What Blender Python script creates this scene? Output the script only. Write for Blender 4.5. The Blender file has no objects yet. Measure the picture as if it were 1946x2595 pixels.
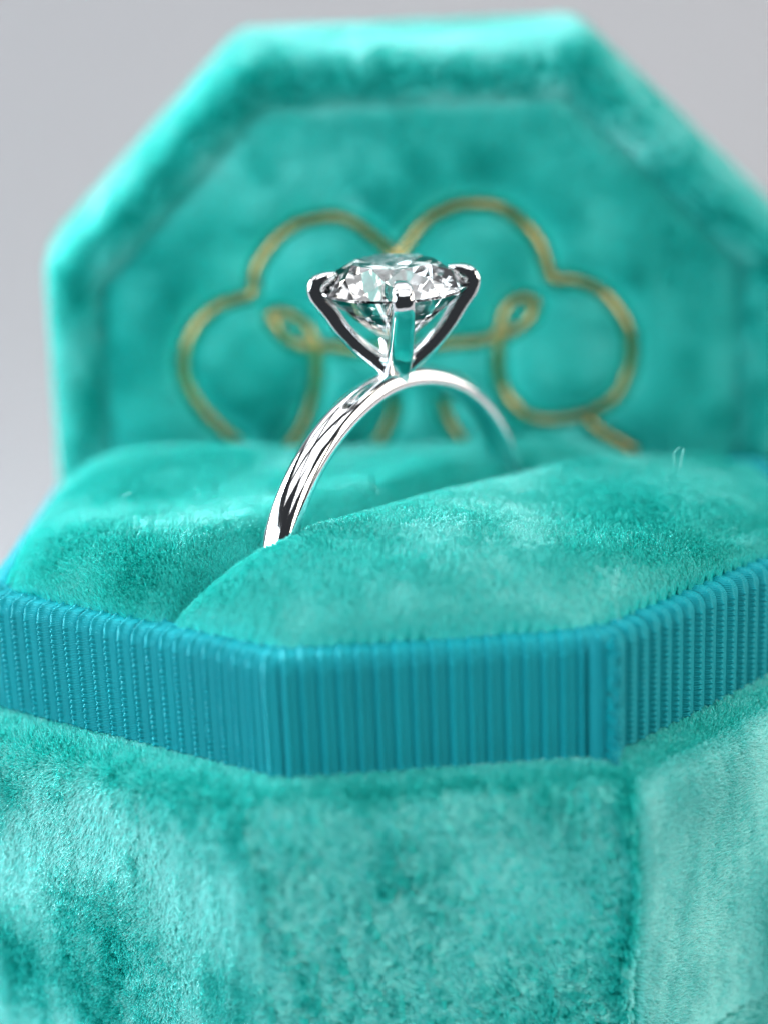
import bpy, math, random
import numpy as np
from mathutils import Vector, Matrix

# 1 unit = 1.1 cm.  X right, Y away from the camera, Z up; z = 0 is the lip of the box base.
sc = bpy.context.scene
COL = sc.collection
sc.unit_settings.scale_length = 0.011
R = math.radians
random.seed(7)
RNG = np.random.default_rng(7)

# ------------------------------------------------------------------ camera
cam_d = bpy.data.cameras.new('camera')
cam = bpy.data.objects.new('camera', cam_d)
COL.objects.link(cam)
PITCH, ROLL, DIST = R(18.72), R(-2.344), 9.403
fw = Vector((0, math.cos(PITCH), -math.sin(PITCH)))
up = Vector((0, math.sin(PITCH), math.cos(PITCH)))
rt = Vector((1, 0, 0))
rt, up = rt*math.cos(ROLL) + up*math.sin(ROLL), up*math.cos(ROLL) - rt*math.sin(ROLL)
cpos = Vector((-0.2, 0, 0.764)) - fw*DIST
cam.matrix_world = Matrix(((rt.x, up.x, -fw.x, cpos.x), (rt.y, up.y, -fw.y, cpos.y), (rt.z, up.z, -fw.z, cpos.z), (0, 0, 0, 1)))
cam_d.sensor_fit = 'HORIZONTAL'
cam_d.sensor_width = 36
cam_d.lens = 36*2.5
cam_d.clip_start = 0.05
cam_d.clip_end = 400
cam_d.dof.use_dof = True
cam_d.dof.focus_distance = 8.82
cam_d.dof.aperture_fstop = 0.19
sc.camera = cam

# ------------------------------------------------------------------ light
world = bpy.data.worlds.new('World')
sc.world = world
world.use_nodes = True
bg = world.node_tree.nodes['Background']
bg.inputs[0].default_value = (0.80, 0.88, 1.0, 1)
bg.inputs[1].default_value = 0.04

def area(name, loc, target, sx, sy, power, col):
    l = bpy.data.lights.new(name, 'AREA')
    l.shape = 'RECTANGLE'; l.size = sx; l.size_y = sy
    l.energy = power; l.color = col
    o = bpy.data.objects.new(name, l); COL.objects.link(o)
    o.location = loc
    o.rotation_euler = (Vector(target) - Vector(loc)).to_track_quat('-Z', 'Y').to_euler()
    return o
# overhead light, split into added panels for sparkle and streaky reflections, a window to the left, one more behind, a warm lamp to the right
for ix in (-1, 0, 1):
    for iy in (-1, 0, 1):
        area('overhead_panel', (ix*11 + 0.5, 2.5 + iy*10, 17), (ix*11 + 0.5, 2.5 + iy*10, 0), 9.5, 7.6, 480, (0.97, 0.985, 1.0))
area('overhead_panel', (5, -15, 15), (0, -1, 0), 10, 8, 700, (0.95, 0.98, 1.0))  # extra panel, added high in front to brighten the base walls
area('window_light', (-17, -2.5, 5.0), (0, 0, 0.8), 16, 11, 2600, (0.84, 0.95, 1.0))
rw = area('rear_window_light', (-17, 9, 8), (0, 1.5, 1.2), 9, 8, 700, (0.90, 0.97, 1.0))
rw.data.spread = R(38)
area('side_fill_light', (18, 2, 5.5), (0, 0, 0.8), 16, 11, 1700, (1.0, 0.95, 0.88))  # broad warm fill from the right, added to brighten the diamond

area('front_fill_light', (-13, -14, 6), (0, -1, -0.3), 8, 9, 1700, (0.84, 0.95, 1.0))  # cool fill from the front left, added to lift the dark base front
area('room_lamp', (15, -11, 5), (0, -1, -0.3), 7, 7, 1100, (1.0, 0.95, 0.84))

vs = sc.view_settings
vs.view_transform = 'Standard'; vs.look = 'None'; vs.exposure = 0; vs.gamma = 1
vs.use_curve_mapping = False
cy = sc.cycles
cy.use_denoising = True
cy.use_adaptive_sampling = True; cy.adaptive_threshold = 0.03
cy.max_bounces = 12; cy.diffuse_bounces = 3; cy.glossy_bounces = 4; cy.transmission_bounces = 14; cy.transparent_max_bounces = 8
cy.sample_clamp_indirect = 12
cy.caustics_refractive = True; cy.caustics_reflective = True
cy.blur_glossy = 0.1
try:
    sc.cycles_curves.shape = 'RIBBONS'
except Exception:
    pass

# ------------------------------------------------------------------ helpers
def tag(o, label=None, cat=None, group=None, kind=None):
    for k, v in (('label', label), ('category', cat), ('group', group), ('kind', kind)):
        if v: o[k] = v
    return o

def empty(name, loc):
    o = bpy.data.objects.new(name, None); COL.objects.link(o); o.location = loc
    o.empty_display_size = 0.3
    return o

def mesh_data(name, V, F, smooth=True):
    me = bpy.data.meshes.new(name)
    me.from_pydata([tuple(map(float, v)) for v in V], [], F)
    me.validate(); me.update()
    if smooth: me.polygons.foreach_set('use_smooth', [True]*len(me.polygons))
    return me

def obj(name, me, mat=None, parent=None):
    o = bpy.data.objects.new(name, me); COL.objects.link(o)
    if mat and not me.materials: me.materials.append(mat)
    if parent:
        o.parent = parent
        o.matrix_parent_inverse = Matrix.Identity(4)
    return o

def nodes(name):
    m = bpy.data.materials.new(name); m.use_nodes = True
    nt = m.node_tree
    for n in list(nt.nodes): nt.nodes.remove(n)
    out = nt.nodes.new('ShaderNodeOutputMaterial')
    return m, nt, out

def principled(name, col, rough=0.5, metal=0.0, spec=0.5, sheen=0.0, sheen_tint=None):
    m, nt, out = nodes(name)
    b = nt.nodes.new('ShaderNodeBsdfPrincipled')
    b.inputs['Base Color'].default_value = (*col, 1)
    b.inputs['Roughness'].default_value = rough
    b.inputs['Metallic'].default_value = metal
    b.inputs['Specular IOR Level'].default_value = spec
    b.inputs['Sheen Weight'].default_value = sheen
    if sheen_tint: b.inputs['Sheen Tint'].default_value = (*sheen_tint, 1)
    nt.links.new(b.outputs[0], out.inputs[0])
    return m, nt, b

# value noise in numpy
_T = RNG.random((64, 64, 64)).astype(np.float32)*2 - 1
def vnoise(P, scale, seed=0):
    Q = P*scale + 17.3*seed + 100
    i = np.floor(Q).astype(int); f = Q - i
    f = f*f*(3 - 2*f)
    i0 = i & 63; i1 = (i + 1) & 63
    def g(a, b, c): return _T[a, b, c]
    x0, y0, z0 = i0.T; x1, y1, z1 = i1.T
    fx, fy, fz = f.T
    c00 = g(x0, y0, z0)*(1-fx) + g(x1, y0, z0)*fx
    c10 = g(x0, y1, z0)*(1-fx) + g(x1, y1, z0)*fx
    c01 = g(x0, y0, z1)*(1-fx) + g(x1, y0, z1)*fx
    c11 = g(x0, y1, z1)*(1-fx) + g(x1, y1, z1)*fx
    return (c00*(1-fy) + c10*fy)*(1-fz) + (c01*(1-fy) + c11*fy)*fz
def vfield(P, scale, seed=0):
    return np.stack([vnoise(P, scale, seed + k*3 + 1) for k in range(3)], 1)

def norm(a): return a/np.maximum(np.linalg.norm(a, axis=1), 1e-9)[:, None]

def sample_surface(V, T, density, keep=None):
    """random points on triangles T of V: positions, smooth normals"""
    V = np.asarray(V, float); T = np.asarray(T, int)
    a, b, c = V[T[:, 0]], V[T[:, 1]], V[T[:, 2]]
    cr = np.cross(b - a, c - a)
    vn = np.zeros_like(V)
    for k in range(3): np.add.at(vn, T[:, k], cr)
    vn = norm(vn)
    ar = np.linalg.norm(cr, axis=1)/2
    if keep is not None: ar = ar*keep((a + b + c)/3, norm(cr))
    n = int(ar.sum()*density)
    if n == 0: return np.zeros((0, 3)), np.zeros((0, 3))
    k = RNG.choice(len(T), n, p=ar/ar.sum())
    u, v = RNG.random(n), RNG.random(n)
    s = u + v > 1; u[s] = 1 - u[s]; v[s] = 1 - v[s]; w = 1 - u - v
    P = a[k]*w[:, None] + b[k]*u[:, None] + c[k]*v[:, None]
    N = norm(vn[T[k, 0]]*w[:, None] + vn[T[k, 1]]*u[:, None] + vn[T[k, 2]]*v[:, None])
    return P, N

def tris(F):
    out = []
    for f in F:
        for k in range(1, len(f) - 1): out.append((f[0], f[k], f[k+1]))
    return np.array(out)

def hair(name, parent, mat, P, N, lean, length, r0, r1, npts=4, jitter=0.25, lift=0.0):
    """one Curves object; lean: (n,3) vectors added to the normal towards the tip"""
    n = len(P)
    L = np.broadcast_to(np.asarray(length, float), (n,))*(0.8 + 0.35*RNG.random(n))
    J = RNG.normal(size=(n, 3))*jitter
    D = lean + J
    D = D - N*(D*N).sum(1)[:, None]*0.7
    pts = np.zeros((n, npts, 3))
    for k in range(npts):
        t = k/(npts - 1)
        d = norm(N + D*t*1.0)
        pts[:, k] = P + N*lift + d*(L*t)[:, None]
    cu = bpy.data.hair_curves.new(name)
    cu.add_curves([npts]*n)
    cu.position_data.foreach_set('vector', pts.reshape(-1).astype(np.float32))
    ra = cu.attributes.get('radius') or cu.attributes.new('radius', 'FLOAT', 'POINT')
    rr = np.broadcast_to(np.linspace(r0, r1, npts), (n, npts)).reshape(-1).astype(np.float32)
    ra.data.foreach_set('value', np.ascontiguousarray(rr))
    tn = cu.attributes.new('tint', 'FLOAT', 'CURVE')
    tn.data.foreach_set('value', RNG.random(n).astype(np.float32))
    cu.materials.append(mat)
    o = bpy.data.objects.new(name, cu); COL.objects.link(o)
    o.parent = parent; o.matrix_parent_inverse = Matrix.Identity(4)
    o['kind'] = 'stuff'
    return o

def offset_poly(pts, d):
    """inset (d>0) a counter-clockwise polygon by d, mitred"""
    n = len(pts); out = []
    for i in range(n):
        p0, p1, p2 = (np.array(pts[(i + k) % n], float) for k in (-1, 0, 1))
        e1 = (p1 - p0)/np.linalg.norm(p1 - p0); e2 = (p2 - p1)/np.linalg.norm(p2 - p1)
        n1 = np.array((-e1[1], e1[0])); n2 = np.array((-e2[1], e2[0]))
        m = (n1 + n2)/(1 + n1@n2)
        out.append(p1 + m*d)
    return out

def outline(pts, rad, ncorner=7, nedge=14):
    """rounded polygon, fixed sampling: returns (m,2)"""
    n = len(pts); out = []
    rad = rad if hasattr(rad, '__len__') else [rad]*n
    cor = []
    for i in range(n):
        p0, p1, p2 = (np.array(pts[(i + k) % n], float) for k in (-1, 0, 1))
        e1 = (p1 - p0)/np.linalg.norm(p1 - p0); e2 = (p2 - p1)/np.linalg.norm(p2 - p1)
        ang = math.acos(max(-1, min(1, e1@e2)))
        t = rad[i]*math.tan(ang/2)
        t = min(t, 0.45*np.linalg.norm(p1 - p0), 0.45*np.linalg.norm(p2 - p1))
        a, b = p1 - e1*t, p1 + e2*t
        seg = []
        for k in range(ncorner):
            s = k/(ncorner - 1)
            seg.append((1-s)**2*a + 2*s*(1-s)*(p1*0.93 + (a+b)/2*0.07) + s*s*b)
        cor.append(seg)
    for i in range(n):
        out += cor[i]
        a, b = cor[i][-1], cor[(i + 1) % n][0]
        for k in range(1, nedge): out.append(a + (b - a)*k/nedge)
    return np.array(out)

def loft(loops, close_first=False, close_last=False):
    m = len(loops[0]); V = np.concatenate(loops); F = []
    for j in range(len(loops) - 1):
        for i in range(m):
            i2 = (i + 1) % m
            F.append((j*m + i, j*m + i2, (j+1)*m + i2, (j+1)*m + i))
    if close_first: F.append(tuple(range(m - 1, -1, -1)))
    if close_last: F.append(tuple((len(loops) - 1)*m + i for i in range(m)))
    return V, F

# ------------------------------------------------------------------ materials
def velvet_base(name):
    m, nt, b = principled(name, (0.0, 0.30, 0.26), 0.9, spec=0.1, sheen=0.3, sheen_tint=(0.3, 1, 0.95))
    return m
M_velvet = velvet_base('velvet_backing')

def pile_mat(name, col, col2, rough=0.13, gloss=(0.78, 0.99, 1.0), fac=0.25):
    m, nt, out = nodes(name)
    at = nt.nodes.new('ShaderNodeAttribute'); at.attribute_name = 'tint'
    mix = nt.nodes.new('ShaderNodeMix'); mix.data_type = 'RGBA'
    mix.inputs['A'].default_value = (*col, 1); mix.inputs['B'].default_value = (*col2, 1)
    nt.links.new(at.outputs['Fac'], mix.inputs['Factor'])
    df = nt.nodes.new('ShaderNodeBsdfDiffuse')
    nt.links.new(mix.outputs['Result'], df.inputs['Color'])
    hr = nt.nodes.new('ShaderNodeBsdfHair'); hr.component = 'Reflection'
    hr.inputs['Color'].default_value = (*gloss, 1)
    hr.inputs['RoughnessU'].default_value = rough; hr.inputs['RoughnessV'].default_value = 1.0
    ms = nt.nodes.new('ShaderNodeMixShader')
    hi = nt.nodes.new('ShaderNodeHairInfo'); mr = nt.nodes.new('ShaderNodeMapRange')
    mr.inputs['From Min'].default_value = 0.2; mr.inputs['To Min'].default_value = fac*0.3; mr.inputs['To Max'].default_value = fac*1.7
    nt.links.new(hi.outputs['Intercept'], mr.inputs['Value']); nt.links.new(mr.outputs[0], ms.inputs[0])
    nt.links.new(df.outputs[0], ms.inputs[1]); nt.links.new(hr.outputs[0], ms.inputs[2])
    nt.links.new(ms.outputs[0], out.inputs[0])
    return m
M_pile = pile_mat('velvet_pile', (0.0, 0.60, 0.545), (0.0, 0.78, 0.71))

# ------------------------------------------------------------------ setting
mt, nt, b = principled('grey_paper', (0.425, 0.42, 0.44), 0.8, spec=0.25)
no = nt.nodes.new('ShaderNodeTexNoise'); no.inputs['Scale'].default_value = 9; no.inputs['Detail'].default_value = 6
bm_ = nt.nodes.new('ShaderNodeBump'); bm_.inputs['Strength'].default_value = 0.08; bm_.inputs['Distance'].default_value = 0.05
nt.links.new(no.outputs['Fac'], bm_.inputs['Height']); nt.links.new(bm_.outputs[0], b.inputs['Normal'])
ZT = -1.80
prof = [(-4.5, ZT - 0.8), (-4.5, ZT - 0.05), (-4.45, ZT), (-3, ZT), (0, ZT), (3, ZT), (5, ZT)]
for k in range(1, 13):
    a = k/12*math.pi/2
    prof.append((5 + 13*math.sin(a), ZT + 13*(1 - math.cos(a))))
prof += [(18, 18), (18, 24)]
V, F = [], []
for (y, z) in prof:
    for x in (-45, -15, 15, 45): V.append((x, y, z))
for j in range(len(prof) - 1):
    for i in range(3): F.append((j*4+i, j*4+i+1, (j+1)*4+i+1, (j+1)*4+i))
tag(obj('tabletop', mesh_data('tabletop', V, F), mt), 'plain light grey paper sheet curving up behind the ring box', kind='structure')

# ------------------------------------------------------------------ ring box
box = empty('ring_box', (0, 0, ZT))
tag(box, 'open turquoise velvet ring box with ribbon collar and gold emblem inside its lid', 'ring box')
OFF = Vector((0, 0, -ZT))          # children are built in world coordinates, the empty stands on the table
class Root: pass
def child(name, V, F, mat, parent, smooth=True):
    V = np.asarray(V, float).copy()
    o = obj(name, mesh_data(name, V, F, smooth), mat, parent)
    if parent is box: o.location = OFF
    return o

HC = 0.57
COLLAR = [(-0.70, -1.37), (0.74, -1.28), (1.96, -0.17), (1.92, 1.36), (-2.00, 1.36), (-2.13, -0.44)]
SHELL = offset_poly(COLLAR, -0.16)
SHELL[5] = SHELL[5] + np.array((-0.12, -0.02)); SHELL[4] = SHELL[4] + np.array((-0.12, 0.0))

# --- base shell
def loop_at(poly, inset, z, rad):
    o = outline(offset_poly(poly, inset), rad)
    return np.column_stack([o, np.full(len(o), z)])
SR = [0.16]*6
loops = [loop_at(SHELL, d, z, 0.16) for d, z in
         ((0.06, ZT + 0.0), (0.0, ZT + 0.06), (0.0, -1.5), (0, -1.2), (0, -0.9), (0, -0.6), (0, -0.4), (0.0, -0.22), (0.012, -0.14), (0.04, -0.065), (0.085, -0.03), (0.14, -0.022), (0.20, -0.03), (0.38, -0.05))]
SV, SF = loft(loops, close_first=True)
# slight unevenness of the padded walls
SV = SV + vfield(SV, 1.6, 5)*np.array((0.018, 0.018, 0.012))*(SV[:, 2:3] > ZT + 0.1)
shell = child('base_shell', SV, SF, M_velvet, box)

def shell_keep(c, n):
    k = np.where((c[:, 2] > -1.5) & (c[:, 1] < 0.9), 1.0, 0.06)
    return np.where(c[:, 2] < ZT + 0.02, 0, k)
P, N = sample_surface(SV, tris(SF), 50000, shell_keep)
front = np.clip((N[:, 0] + 0.55)/0.3, 0, 1)*np.clip((0.45 - N[:, 0])/0.3, 0, 1)*(N[:, 1] < -0.3)
right = (N[:, 0] > 0.4)*1.0
big = vfield(P, 2.2, 1); mid = vfield(P, np.array((13., 13., 4.)), 2); fine = vfield(P, 32., 3)
lean = np.zeros_like(P)
lean += np.array((0.05, -0.1, -0.55))*(1 - front)[:, None]*(1 - right)[:, None]
lean += np.array((-0.75, 0, 0.85))*front[:, None]
lean += np.array((0.75, 0.55, 0.25))*right[:, None]
# brushed nap marks: pile stroked flat, centre right of the front and on the upper left wall
g1 = np.exp(-((P[:, 0] - 0.42)/0.50)**2 - ((P[:, 2] + 0.62)/0.55)**2)*front
g2 = np.exp(-((P[:, 0] + 1.55)/0.35)**2 - ((P[:, 2] + 0.45)/0.30)**2)*(N[:, 1] < -0.2)
lean += np.array((-0.6, 0, 0.9))*g1[:, None] + np.array((-0.2, 0.1, -0.8))*g2[:, None]
lip = np.clip((N[:, 2] - 0.35)/0.3, 0, 1)[:, None]
lean = lean*(1 - lip) - N*np.array((1, 1, 0))*lip*0.3
lean += (big*0.62 + mid*(0.34 + 0.30*front)[:, None] + fine*(0.14 + 0.75*front)[:, None])*(1 - 0.75*lip)
hair('pile', shell, M_pile, P, N, lean, 0.078*(1 - 0.3*lip[:, 0]), 0.0044, 0.0026, 4, 0.13)

# --- ribbon collar
m_rib, nt, b = principled('ribbon_weave', (0.0, 0.36, 0.42), 0.58, spec=0.25, sheen=0.05, sheen_tint=(0.2, 0.95, 1))
wv = nt.nodes.new('ShaderNodeTexNoise'); wv.inputs['Scale'].default_value = 35; wv.inputs['Detail'].default_value = 3
rmp = nt.nodes.new('ShaderNodeMix'); rmp.data_type = 'RGBA'
rmp.inputs['A'].default_value = (0.0, 0.27, 0.33, 1); rmp.inputs['B'].default_value = (0.0, 0.39, 0.45, 1)
tcn = nt.nodes.new('ShaderNodeTexCoord'); wav = nt.nodes.new('ShaderNodeTexWave')
wav.wave_type = 'BANDS'; wav.bands_direction = 'Z'; wav.inputs['Scale'].default_value = 38; wav.inputs['Distortion'].default_value = 1.2; wav.inputs['Detail'].default_value = 2
bmp = nt.nodes.new('ShaderNodeBump'); bmp.inputs['Strength'].default_value = 0.6; bmp.inputs['Distance'].default_value = 0.006
nt.links.new(tcn.outputs['Object'], wav.inputs['Vector']); nt.links.new(wav.outputs['Fac'], bmp.inputs['Height']); nt.links.new(bmp.outputs[0], b.inputs['Normal'])
oi = nt.nodes.new('ShaderNodeObjectInfo'); hs = nt.nodes.new('ShaderNodeHueSaturation')
mrv = nt.nodes.new('ShaderNodeMapRange'); mrv.inputs['To Min'].default_value = 0.95; mrv.inputs['To Max'].default_value = 1.05
nt.links.new(oi.outputs['Random'], mrv.inputs['Value']); nt.links.new(mrv.outputs[0], hs.inputs['Value'])
nt.links.new(wv.outputs['Fac'], rmp.inputs['Factor']); nt.links.new(rmp.outputs['Result'], hs.inputs['Color']); nt.links.new(hs.outputs[0], b.inputs['Base Color'])
m_ribbase, _, _ = principled('ribbon_ground', (0.0, 0.27, 0.34), 0.55, spec=0.3)
loops = [loop_at(COLLAR, d, z, 0.12) for d, z in ((0.03, -0.30), (0.03, HC - 0.06), (0.045, HC - 0.02), (0.07, HC), (0.115, HC - 0.005), (0.13, HC - 0.05), (0.135, 0.0))]
CV, CF = loft(loops)
ribbon = child('ribbon', CV, CF, m_ribbase, box)

PITCHR = 0.080
def rib_mesh(seed):
    rnd = random.Random(seed)
    # path in (out, z): up the wall, over the edge, in
    path = []
    z = -0.10
    step = 0.0047
    L1 = HC - 0.045
    while z < L1: path.append((0.0, z, 1.0, 0.0)); z += step
    for k in range(1, 9):
        a = k/8*math.pi/2
        path.append((-0.045*(1 - math.cos(a)), L1 + 0.045*math.sin(a), math.cos(a), math.sin(a)))
    for k in range(1, 9): path.append((-0.045 - 0.009*k, HC, 0.0, 1.0))
    V, F = [], []
    nphi = 15
    s = 0; per = 0.0265
    for j, (o, zz, nx, nz) in enumerate(path):
        s = j*step
        for i in range(nphi):
            w = -1 + 2*i/(nphi - 1)                           # -1..1 across the rib
            a = w*1.2; hgt = math.sqrt(max(1 - w*w, 0))
            ph = 2*math.pi*(s/per) + a*1.6
            bead = 0.5 + 0.5*math.cos(ph)
            edge = abs(w)
            wid = PITCHR*0.50
            fl = math.exp(-((w + 0.45)/0.26)**2)
            tp = 1 - 0.35*nz
            ht = (0.011*hgt + 0.023*fl*(0.26 + 0.74*bead))*tp + 0.012
            V.append((w*wid, o*1.0 + nx*ht, zz + nz*ht))   # x = along the wall, y = outwards
    for j in range(len(path) - 1):
        for i in range(nphi - 1):
            q = j*nphi + i
            F.append((q, q + nphi, q + nphi + 1, q + 1))
    return mesh_data('rib', V, F)
rib_meshes = [rib_mesh(k) for k in range(2)]
for me in rib_meshes: me.materials.append(m_rib)
co = outline(offset_poly(COLLAR, 0.022), 0.14, 9, 60)
seg = np.linalg.norm(np.roll(co, -1, 0) - co, axis=1); cum = np.concatenate([[0], np.cumsum(seg)]); total = cum[-1]
nr = int(round(total/PITCHR))
def at_len(s):
    s = s % total
    i = np.searchsorted(cum, s, side='right') - 1; i = min(i, len(co) - 1)
    f = (s - cum[i])/seg[i]
    p = co[i]*(1 - f) + co[(i+1) % len(co)]*f
    q0, q1 = co[(i - 1) % len(co)], co[(i + 2) % len(co)]
    t = q1 - q0; t = t/np.linalg.norm(t)
    return p, t
for k in range(nr):
    p, t = at_len(total*(k + 0.3)/nr)
    if p[1] > 1.25: continue                           # the back run stands behind cushions and lid
    o = bpy.data.objects.new('rib', rib_meshes[k % 2]); COL.objects.link(o); o.parent = ribbon
    nx, ny = t[1], -t[0]                               # outward for a counter-clockwise outline
    jz = random.uniform(-0.003, 0.003)
    o.matrix_local = Matrix(((t[0], nx, 0, p[0]), (t[1], ny, 0, p[1]), (0, 0, 1, jz), (0, 0, 0, 1)))

# the cut end of the ribbon, lapped over at the front right corner
cB = np.array(COLLAR[1]); tF = np.array((COLLAR[1][0] - COLLAR[0][0], COLLAR[1][1] - COLLAR[0][1])); tF /= np.linalg.norm(tF)
nF = np.array((tF[1], -tF[0]))
V, F = [], []
nzs = 34
for j in range(nzs):
    z = -0.10 + (HC + 0.125)*j/(nzs - 1)
    wob = 0.006*math.sin(j*0.9) + random.uniform(-0.004, 0.004)
    for i, (s, o) in enumerate(((-0.085, 0.012), (-0.07, 0.034), (-0.04, 0.040), (-0.008 + wob, 0.037), (0.004 + wob, 0.024), (-0.006, 0.0))):
        p = cB + tF*(s - 0.0) + nF*o
        V.append((p[0], p[1], min(z, HC + 0.018)))
for j in range(nzs - 1):
    for i in range(5):
        q = j*6 + i; F.append((q, q + 1, q + 7, q + 6))
rend = child('ribbon_end', V, F, m_rib, ribbon)
rend['label'] = 'cut ribbon end lapped at the front right corner, its edge frayed'
# fraying threads
m_thread, nt, b = principled('thread', (0.02, 0.36, 0.42), 0.5, spec=0.4)
fp = []; fn = []
for k in range(260):
    z = random.uniform(-0.05, HC + 0.02)
    p = cB + tF*random.uniform(-0.02, 0.004) + nF*0.045
    fp.append((p[0], p[1], z)); fn.append((tF[0]*0.7 + nF[0]*0.5, tF[1]*0.7 + nF[1]*0.5, random.uniform(-0.5, 0.4)))
fp = np.array(fp); fn = norm(np.array(fn))
M_fray = pile_mat('frayed_thread', (0.0, 0.30, 0.36), (0.0, 0.42, 0.48), 0.3, gloss=(0.3, 0.9, 1.0), fac=0.12)
hair('frayed_edge', ribbon, M_fray, fp, fn, RNG.normal(size=fp.shape)*0.7, 0.06, 0.0028, 0.0018, 5, 0.3)

# --- cushions
TH = R(50)
uD = np.array((math.cos(TH), math.sin(TH))); nD = np.array((math.sin(TH), -math.cos(TH)))   # along the slot, towards the viewer's right
RC = np.array((-0.075, -0.06)) - nD*0.072                                                     # ring centre line in plan
INNER = offset_poly(COLLAR, 0.12)
def clip(poly, p, n):
    out = []
    m = len(poly)
    for i in range(m):
        a, b_ = np.array(poly[i]), np.array(poly[(i + 1) % m])
        da, db = (a - p)@n, (b_ - p)@n
        if da >= 0: out.append(a)
        if da*db < 0: out.append(a + (b_ - a)*da/(da - db))
    return out
TS = R(41)
uS = np.array((math.cos(TS), math.sin(TS))); nS = np.array((math.sin(TS), -math.cos(TS)))
def cushion(sign, zb, hh, seed):
    poly = clip(INNER, RC + nS*sign*0.04, nS*sign)
    poly = [p for i, p in enumerate(poly) if np.linalg.norm(p - poly[i - 1]) > 0.12]
    edges = []
    for i in range(len(poly)):
        a, b_ = poly[i], poly[(i + 1) % len(poly)]
        e = (b_ - a)/np.linalg.norm(b_ - a); n = np.array((-e[1], e[0]))
        slot = abs(e@uS) > 0.999
        r = 0.30 if slot else 0.52
        if sign > 0 and n[0] < -0.95: r = 1.7
        if sign > 0 and n[1] < -0.95: r = 0.9
        edges.append((a, n, slot, r))
    ol = outline(poly, 0.07, 9, 22)
    cen = ol.mean(0)
    def height(p):
        z = np.ones(len(p))
        for a, n, slot, r in edges:
            s = np.maximum((p - a)@n, 0)
            x = np.clip(s/r, 0, 1)
            z = z*np.maximum(1 - (1 - x)**2.2, 0)**(0.40 if slot else 0.42)
        return z
    loops = [np.column_stack([ol, np.full(len(ol), 0.10)]), np.column_stack([ol, np.full(len(ol), zb - 0.12)])]
    for k in np.concatenate([np.linspace(0, 0.30, 16), np.linspace(0.30, 0.985, 20)[1:]]):
        q = ol + (cen - ol)*k
        z = zb + hh*height(q)
        pp = np.column_stack([q, z])
        pp[:, 2] += vnoise(pp, 1.6, seed)*0.045*min(k*4, 1) - (0.05*np.maximum(q[:, 0], 0)*min(k*6, 1) if sign > 0 else 0)
        loops.append(pp)
    Vv, Ff = loft(loops, close_last=True)
    c = child('cushion', Vv, Ff, M_velvet, box)
    return c, Vv, Ff
cf, fV, fF = cushion(1, 0.49, 0.345, 3)
cf['label'] = 'front cushion half on the viewer\'s side of the slot'
cb, bV, bF = cushion(-1, 0.46, 0.33, 9)
cb['label'] = 'rear cushion half behind the ring, towards the lid'
for c, Vv, Ff, bias, sd in ((cf, fV, fF, np.array((0.05, -0.45, 0.0)), 31), (cb, bV, bF, np.array((0.15, -0.45, 0.0)), 47)):
    P, N = sample_surface(Vv, tris(Ff), 52000, lambda ce, n: np.where((ce[:, 2] > 0.53) | ((ce[:, 2] > 0.33) & (np.abs((ce[:, :2] - RC)@nS) < 0.25)), 1.0, 0.0))
    big = vfield(P, 1.5, sd); mid = vfield(P, 5.0, sd + 1); fine = vfield(P, 19., sd + 2)
    lean = bias*(0.6 + 0.7*vnoise(P, 1.1, sd + 4))[:, None] + big*0.5 + mid*0.25 + fine*0.14
    # at the rim the pile falls outwards over the ribbon
    rim = np.clip((0.62 - P[:, 2])/0.2, 0, 1)
    lean += np.array((0, 0, 0.9))*rim[:, None] + np.array((-0.5, 0.3, 1.5))*np.clip(-N[:, 1] - 0.12, 0, 1)[:, None]
    hair('pile', c, M_pile, P, N, lean, 0.068, 0.0042, 0.0025, 4, 0.14)

# --- lid
LY = 1.50
LID = [(-1.97, 0.03), (2.03, 0.03), (2.05, 1.68), (0.96, 2.76), (-0.85, 2.76), (-1.93, 1.69)]   # (x, z), counter-clockwise seen from the front
def lid_loop(inset, depth, rad=0.13, lift=0.0):
    o = outline(offset_poly(LID, inset), rad)
    z = o[:, 1]
    return np.column_stack([o[:, 0], np.full(len(o), LY + depth), np.maximum(z, 0.0)])
lp = []
for d, y in ((0.35, 1.36), (0.10, 1.33), (0.0, 1.27), (-0.05, 1.15), (-0.075, 0.9), (-0.07, 0.6), (-0.045, 0.32), (-0.02, 0.16), (0.005, 0.07), (0.035, 0.02), (0.075, 0.0), (0.115, 0.015), (0.145, 0.045), (0.16, 0.085), (0.165, 0.24)):
    lp.append(lid_loop(d, y))
LV, LF = loft(lp, close_first=True)
lid = child('lid', LV, LF, M_velvet, box)
P, N = sample_surface(LV, tris(LF), 15000, lambda c, n: np.where(c[:, 1] > LY + 1.2, 0.1, 1.0))
big = vfield(P, 2.0, 61); mid = vfield(P, 7., 62)
lean = big*0.6 + mid*0.4
hair('pile', lid, M_pile, P, N, lean, 0.075, 0.007, 0.0045, 4, 0.2)

# lining panel
PY = LY + 0.09
PAN = offset_poly(LID, 0.135)
ol = outline(PAN, 0.10)
cen = np.array((0.0, 1.4))
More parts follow.
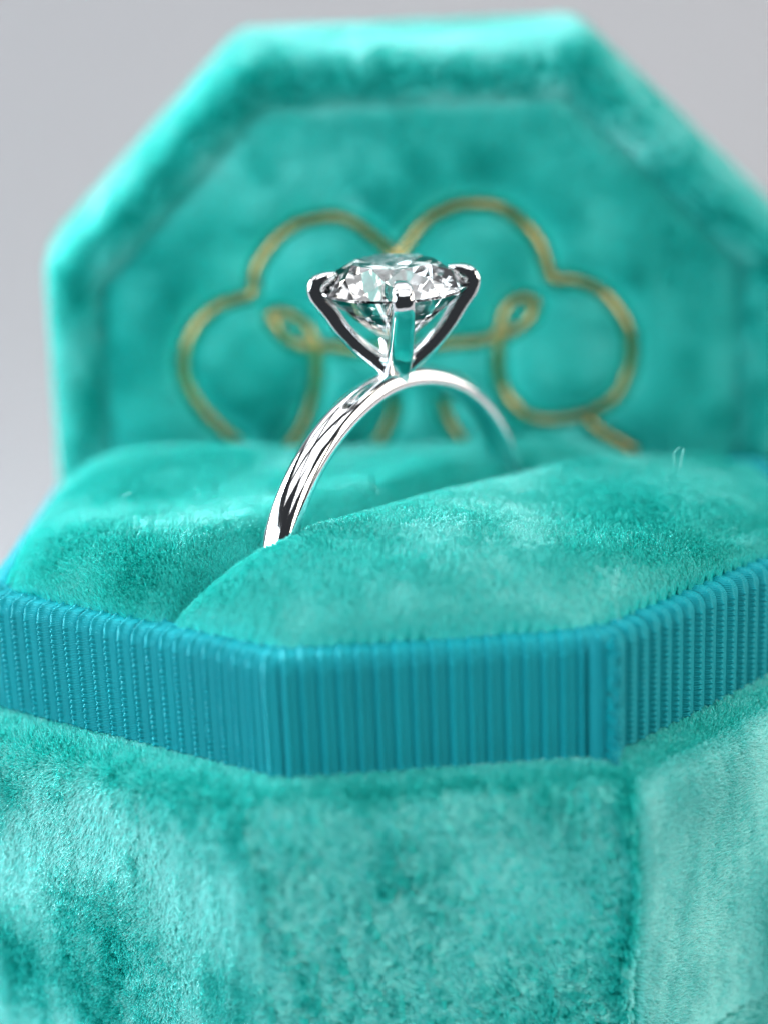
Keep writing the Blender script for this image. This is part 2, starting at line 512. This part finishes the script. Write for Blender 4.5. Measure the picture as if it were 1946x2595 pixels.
# emblem strokes, stamped in gold into the lining; drawn as (x, z) on the panel
STROKES = [
 [(-1.017,0.695),(-1.106,0.773),(-1.213,0.903),(-1.281,1.06),(-1.279,1.194),(-1.237,1.309),(-1.152,1.419),(-1.044,1.486),(-0.929,1.515),(-0.868,1.547),(-0.853,1.653),(-0.805,1.744),(-0.723,1.836),(-0.617,1.908),(-0.503,1.937),(-0.394,1.943),(-0.294,1.903),(-0.185,1.822),(-0.104,1.741),(-0.07,1.69)],
 [(-0.07,1.69),(-0.038,1.741),(0.087,1.892),(0.227,1.968),(0.364,1.985),(0.511,1.957),(0.637,1.859),(0.717,1.746),(0.761,1.614),(0.789,1.548),(0.909,1.538),(1.048,1.47),(1.159,1.344),(1.216,1.217),(1.224,1.091),(1.196,0.966),(1.131,0.852),(0.999,0.771),(0.857,0.736),(0.714,0.739),(0.62,0.776),(0.537,0.859),(0.482,0.977),(0.474,1.123),(0.487,1.237)],
 [(0.487,1.237),(0.487,1.266),(0.518,1.371),(0.573,1.434),(0.648,1.444),(0.686,1.401),(0.646,1.318),(0.57,1.263),(0.458,1.233),(0.346,1.211),(0.216,1.206),(0.021,1.193),(-0.11,1.185),(-0.281,1.187),(-0.428,1.212),(-0.532,1.219),(-0.609,1.227),(-0.685,1.26),(-0.751,1.331),(-0.781,1.396),(-0.754,1.421),(-0.677,1.407),(-0.603,1.352),(-0.555,1.27),(-0.543,1.19),(-0.545,1.101),(-0.562,0.967),(-0.603,0.833),(-0.653,0.734),(-0.716,0.641)],
 [(0.97,0.723),(1.046,0.659),(1.141,0.597),(1.239,0.53)],
 [(-0.117,0.908),(-0.128,0.821),(-0.158,0.741),(-0.209,0.647)],
 [(0.16,0.896),(0.168,0.809),(0.195,0.739),(0.253,0.641)],
]
def smooth_path(pts, n=6):
    out = []
    m = len(pts)
    for i in range(m - 1):
        p0, p1, p2, p3 = (np.array(pts[min(max(i + k, 0), m - 1)]) for k in (-1, 0, 1, 2))
        for k in range(n):
            t = k/n
            out.append(0.5*((2*p1) + (-p0 + p2)*t + (2*p0 - 5*p1 + 4*p2 - p3)*t*t + (-p0 + 3*p1 - 3*p2 + p3)*t**3))
    out.append(np.array(pts[-1]))
    return np.array(out)
m_gold, nt, b = principled('gold_foil', (0.60, 0.43, 0.18), 0.2, metal=1.0)
nz = nt.nodes.new('ShaderNodeTexNoise'); nz.inputs['Scale'].default_value = 30
bu = nt.nodes.new('ShaderNodeBump'); bu.inputs['Strength'].default_value = 0.3; bu.inputs['Distance'].default_value = 0.01
nt.links.new(nz.outputs['Fac'], bu.inputs['Height']); nt.links.new(bu.outputs[0], b.inputs['Normal'])
allp = []
for st in STROKES:
    q = smooth_path(st)
    allp.append(q)
    tg = np.gradient(q, axis=0); tg /= np.linalg.norm(tg, axis=1)[:, None]
    nn = np.column_stack([-tg[:, 1], tg[:, 0]])
    V, F = [], []
    prof_ = [(-0.034, 0.022), (-0.029, -0.008), (-0.015, -0.022), (0.0, -0.027), (0.015, -0.022), (0.029, -0.008), (0.034, 0.022)]
    for i in range(len(q)):
        for w, h in prof_:
            p = q[i] + nn[i]*w
            V.append((p[0], PY + h - 0.0005*len(allp), p[1]))
    for i in range(len(q) - 1):
        for k in range(len(prof_) - 1):
            a = i*len(prof_) + k
            F.append((a, a + 1, a + 1 + len(prof_), a + len(prof_)))
    s = child('emblem_stroke', V, F, m_gold, lid)
allp = np.concatenate(allp)
# the lining: padded, pressed down along the strokes so that the lobes between them stand plump
lp = []
for k in np.concatenate([np.linspace(0, 0.1, 5), np.linspace(0.1, 0.98, 62)[1:]]):
    q = ol + (cen - ol)*k
    puff = 0.02 + 0.03*min(k/0.12, 1)**0.5
    dq = np.linalg.norm(q[:, None] - allp[None, ::2], axis=2).min(1)
    puff = puff + 0.065*(1 - np.exp(-(dq/0.13)**2))*min(k/0.12, 1)
    lp.append(np.column_stack([q[:, 0], PY + 0.05 - puff, q[:, 1]]))
PV, PF = loft(lp, close_last=True)
panel = child('lining_panel', PV, PF, M_velvet, lid)
P, N = sample_surface(PV, tris(PF), 24000)
P = P.copy()
dm = np.full(len(P), 9.0); near = np.zeros((len(P), 2))
for k in range(0, len(P), 4000):
    d = P[k:k+4000, None][:, :, [0, 2]] - allp[None]
    dd = np.linalg.norm(d, axis=2); j = dd.argmin(1)
    dm[k:k+4000] = dd[np.arange(len(j)), j]
    near[k:k+4000] = d[np.arange(len(j)), j]
ok = dm > 0.054
P, N, dm, near = P[ok], N[ok], dm[ok], near[ok]
nv = near/np.maximum(dm, 1e-6)[:, None]
away = np.exp(-((dm - 0.045)/0.07)**2)
big = vfield(P, 1.6, 71); mid = vfield(P, 6., 72)
lean = big*0.5 + mid*0.35 + np.array((0, 0, 0.8))
lean[:, 0] += nv[:, 0]*away*0.7; lean[:, 2] += nv[:, 1]*away*0.7
hair('lining_pile', lid, M_pile, P, N, lean, 0.052, 0.0065, 0.004, 4, 0.18)

# loose fibres lying on the cushions
def fibre(parent, pts, r=0.0035):
    r = r*0.62
    q = np.array(pts, float)
    qs = smooth_path([tuple(p) for p in q], 8)
    V, F = [], []
    ns = 5
    for i in range(len(qs)):
        t = qs[min(i+1, len(qs)-1)] - qs[max(i-1, 0)]; t = t/np.linalg.norm(t)
        a = np.cross(t, (0.3, 0.9, 0.2)); a /= np.linalg.norm(a); b_ = np.cross(t, a)
        for k in range(ns):
            an = 2*math.pi*k/ns
            V.append(qs[i] + (a*math.cos(an) + b_*math.sin(an))*r)
    for i in range(len(qs) - 1):
        for k in range(ns): F.append((i*ns+k, i*ns+(k+1) % ns, (i+1)*ns+(k+1) % ns, (i+1)*ns+k))
    return child('loose_fibre', V, F, m_fib, parent)
m_fib, _, _ = principled('pale_fibre', (0.30, 0.74, 0.70), 0.4, spec=0.5)
fibre(cf, [(1.20, -0.16, 0.99), (1.19, -0.18, 1.06), (1.215, -0.21, 1.10)])
fibre(cf, [(1.215, -0.20, 0.99), (1.225, -0.20, 1.05), (1.235, -0.19, 1.085)])
fibre(cf, [(0.80, -1.18, 0.62), (0.78, -1.19, 0.72), (0.775, -1.20, 0.80), (0.80, -1.19, 0.88)], 0.003)
fibre(cf, [(0.775, -1.20, 0.80), (0.74, -1.2, 0.85), (0.70, -1.18, 0.87)], 0.0025)
fibre(cf, [(0.40, -0.80, 0.97), (0.47, -0.82, 0.985), (0.53, -0.80, 0.98)], 0.0025)
fibre(cb, [(-0.42, -0.13, 0.93), (-0.34, -0.12, 0.96), (-0.25, -0.13, 0.95), (-0.22, -0.15, 0.90)], 0.0025)
fibre(cb, [(-1.45, -0.15, 0.95), (-1.40, -0.17, 0.97)], 0.003)

# ------------------------------------------------------------------ ring
RZ = 0.475; RR = 0.93
ring = empty('ring', (RC[0], RC[1], RZ - RR - 0.05))
tag(ring, 'polished white gold solitaire ring with a round diamond, standing in the cushion slot', 'ring')
u3 = np.array((uD[0], uD[1], 0)); n3 = np.array((nD[0], nD[1], 0)); z3 = np.array((0, 0, 1.0))
RLOC = np.array(ring.location)
m_metal, nt, b = principled('white_gold', (0.90, 0.895, 0.905), 0.045, metal=1.0)
nz = nt.nodes.new('ShaderNodeTexNoise'); nz.inputs['Scale'].default_value = 18; nz.inputs['Detail'].default_value = 8
rm = nt.nodes.new('ShaderNodeMapRange'); rm.inputs['To Min'].default_value = 0.03; rm.inputs['To Max'].default_value = 0.10
nt.links.new(nz.outputs['Fac'], rm.inputs['Value']); nt.links.new(rm.outputs[0], b.inputs['Roughness'])
bu = nt.nodes.new('ShaderNodeBump'); bu.inputs['Strength'].default_value = 0.09; bu.inputs['Distance'].default_value = 0.01
nt.links.new(nz.outputs['Fac'], bu.inputs['Height']); nt.links.new(bu.outputs[0], b.inputs['Normal'])

def rchild(name, V, F, mat, parent=ring, smooth=True):
    V = np.asarray(V, float) - (RLOC if parent is ring else 0)
    return obj(name, mesh_data(name, V, F, smooth), mat, parent)
# band: half-round section swept round the circle
secp = []
for k in range(15):
    a = math.pi*k/14
    secp.append((0.083*math.cos(a), RR + 0.084*math.sin(a)**0.8 if 0 < k < 14 else RR))
secp += [(-0.081, RR - 0.012), (-0.062, RR - 0.024), (0.0, RR - 0.030), (0.062, RR - 0.024), (0.081, RR - 0.012)]
V, F = [], []
NS = 200; m = len(secp)
for i in range(NS):
    a = 2*math.pi*i/NS
    ax = abs(math.atan2(math.cos(a), math.sin(a)))      # angle from the top
    narrow = 1 - 0.16*math.exp(-(ax/0.28)**2)
    for w, r in secp:
        p = np.array((RC[0], RC[1], RZ)) + n3*w*narrow + (u3*math.cos(a) + z3*math.sin(a))*r
        V.append(p)
for i in range(NS):
    for k in range(m):
        F.append((i*m + k, i*m + (k+1) % m, ((i+1) % NS)*m + (k+1) % m, ((i+1) % NS)*m + k))
rchild('band', V, F, m_metal)

# head: short flared seat joining the prongs to the band
HX = np.array((RC[0] + 0.018, RC[1] + 0.01, 0))
V, F = [], []
for r, z in ((0.060, 1.425), (0.063, 1.44), (0.064, 1.465), (0.072, 1.495), (0.09, 1.52), (0.105, 1.545), (0.10, 1.56), (0.07, 1.555), (0.02, 1.54)):
    for k in range(32):
        a = 2*math.pi*k/32
        V.append((HX[0] + r*math.cos(a), HX[1] + r*math.sin(a), z))
for j in range(8):
    for k in range(32): F.append((j*32+k, j*32+(k+1) % 32, (j+1)*32+(k+1) % 32, (j+1)*32+k))
F.append(tuple(8*32 + k for k in range(32)))
rchild('head', V, F, m_metal)

# prongs
ppath = smooth_path([(0.045, 1.50), (0.092, 1.540), (0.164, 1.60), (0.247, 1.692), (0.306, 1.782), (0.350, 1.842), (0.370, 1.885), (0.368, 1.917), (0.346, 1.937), (0.305, 1.951), (0.262, 1.964)], 4)
def prong_mesh():
    V, F = [], []
    n = len(ppath); ns = 16
    tg = np.gradient(ppath, axis=0); tg /= np.linalg.norm(tg, axis=1)[:, None]
    for i in range(n):
        t = i/(n - 1)
        nr_ = np.array((tg[i][1], -tg[i][0]))           # outward in (rho, z)
        hw = 0.064 - 0.022*t                             # half width, tangential
        hd = 0.040 + 0.006*math.sin(t*math.pi) - 0.010*t           # half depth, radial
        if t > 0.72:
            f = math.sqrt(max(1 - ((t - 0.72)/0.2801)**2, 0.0)); hw *= max(f, 0.12); hd *= max(f, 0.12)
        for k in range(ns):
            a = 2*math.pi*(k + 0.5)/ns
            e = 0.45                                     # squarish, eased edges
            ca, sa = math.cos(a), math.sin(a)
            x = math.copysign(abs(ca)**e, ca)*hw; y = math.copysign(abs(sa)**e, sa)*hd
            rho = ppath[i][0] + nr_[0]*y; z = ppath[i][1] + nr_[1]*y
            V.append((rho, x, z))
    for i in range(n - 1):
        for k in range(ns): F.append((i*ns+k, i*ns+(k+1) % ns, (i+1)*ns+(k+1) % ns, (i+1)*ns+k))
    F.append(tuple(range(ns - 1, -1, -1))); F.append(tuple((n-1)*ns + k for k in range(ns)))
    V = np.array(V); V[:, 2] -= 1.50
    return mesh_data('prong', V, F)
pm = prong_mesh(); pm.materials.append(m_metal)
for k in range(4):
    o = bpy.data.objects.new('prong', pm); COL.objects.link(o); o.parent = ring
    o.location = Vector((HX[0], HX[1], 1.50)) - Vector(RLOC)
    o.rotation_euler = (0, 0, R(6 + 90*k))

# diamond: round brilliant
GR, TR_, CH, PD, GT = 0.354, 0.197, 0.114, 0.300, 0.006
GZ = 1.885
def pol(r, a, z): return (r*math.cos(R(a)), r*math.sin(R(a)), z)
V, F = [], []
def add(p): V.append(p); return len(V) - 1
A0 = 14
T = [add(pol(TR_, A0 + 45*k, CH + GT)) for k in range(8)]
rs = 0.276; xs = rs*math.cos(R(22.5)); zs = CH*(1 - (xs - TR_)/(GR - TR_))
S = [add(pol(rs, A0 + 45*k + 22.5, zs + GT)) for k in range(8)]
G1 = [add(pol(GR, A0 + 22.5*k, GT)) for k in range(16)]
G0 = [add(pol(GR, A0 + 22.5*k, -GT)) for k in range(16)]
rl = 0.085; xl = rl*math.cos(R(22.5)); zl = -PD*(1 - xl/GR)
Lw = [add(pol(rl, A0 + 45*k + 22.5, zl - GT)) for k in range(8)]
Cu = add((0, 0, -PD - GT))
F.append(tuple(T))
for k in range(8):
    k1 = (k + 1) % 8
    F.append((T[k], S[k], T[k1])[::1])
    F.append((T[k], S[k-1], G1[2*k], S[k]))
    F.append((S[k], G1[2*k], G1[2*k+1]))
    F.append((S[k], G1[2*k+1], G1[(2*k+2) % 16]))
    F.append((Cu, Lw[k], G0[2*k], Lw[k-1]))
    F.append((Lw[k], G0[2*k+1], G0[2*k]))
    F.append((Lw[k], G0[(2*k+2) % 16], G0[2*k+1]))
for k in range(16): F.append((G1[k], G0[k], G0[(k+1) % 16], G1[(k+1) % 16]))
m_dia, nt, out = nodes('diamond')
g = nt.nodes.new('ShaderNodeBsdfGlass'); g.inputs['IOR'].default_value = 2.42; g.inputs['Roughness'].default_value = 0.0
nt.links.new(g.outputs[0], out.inputs[0])
V = np.array(V) + np.array((HX[0], HX[1], GZ))
dia = rchild('diamond', V, F, m_dia, ring, smooth=False)
import bmesh
bmm = bmesh.new(); bmm.from_mesh(dia.data); bmesh.ops.recalc_face_normals(bmm, faces=bmm.faces); bmm.to_mesh(dia.data); bmm.free()
dia['label'] = 'clear round brilliant diamond held by four claws'
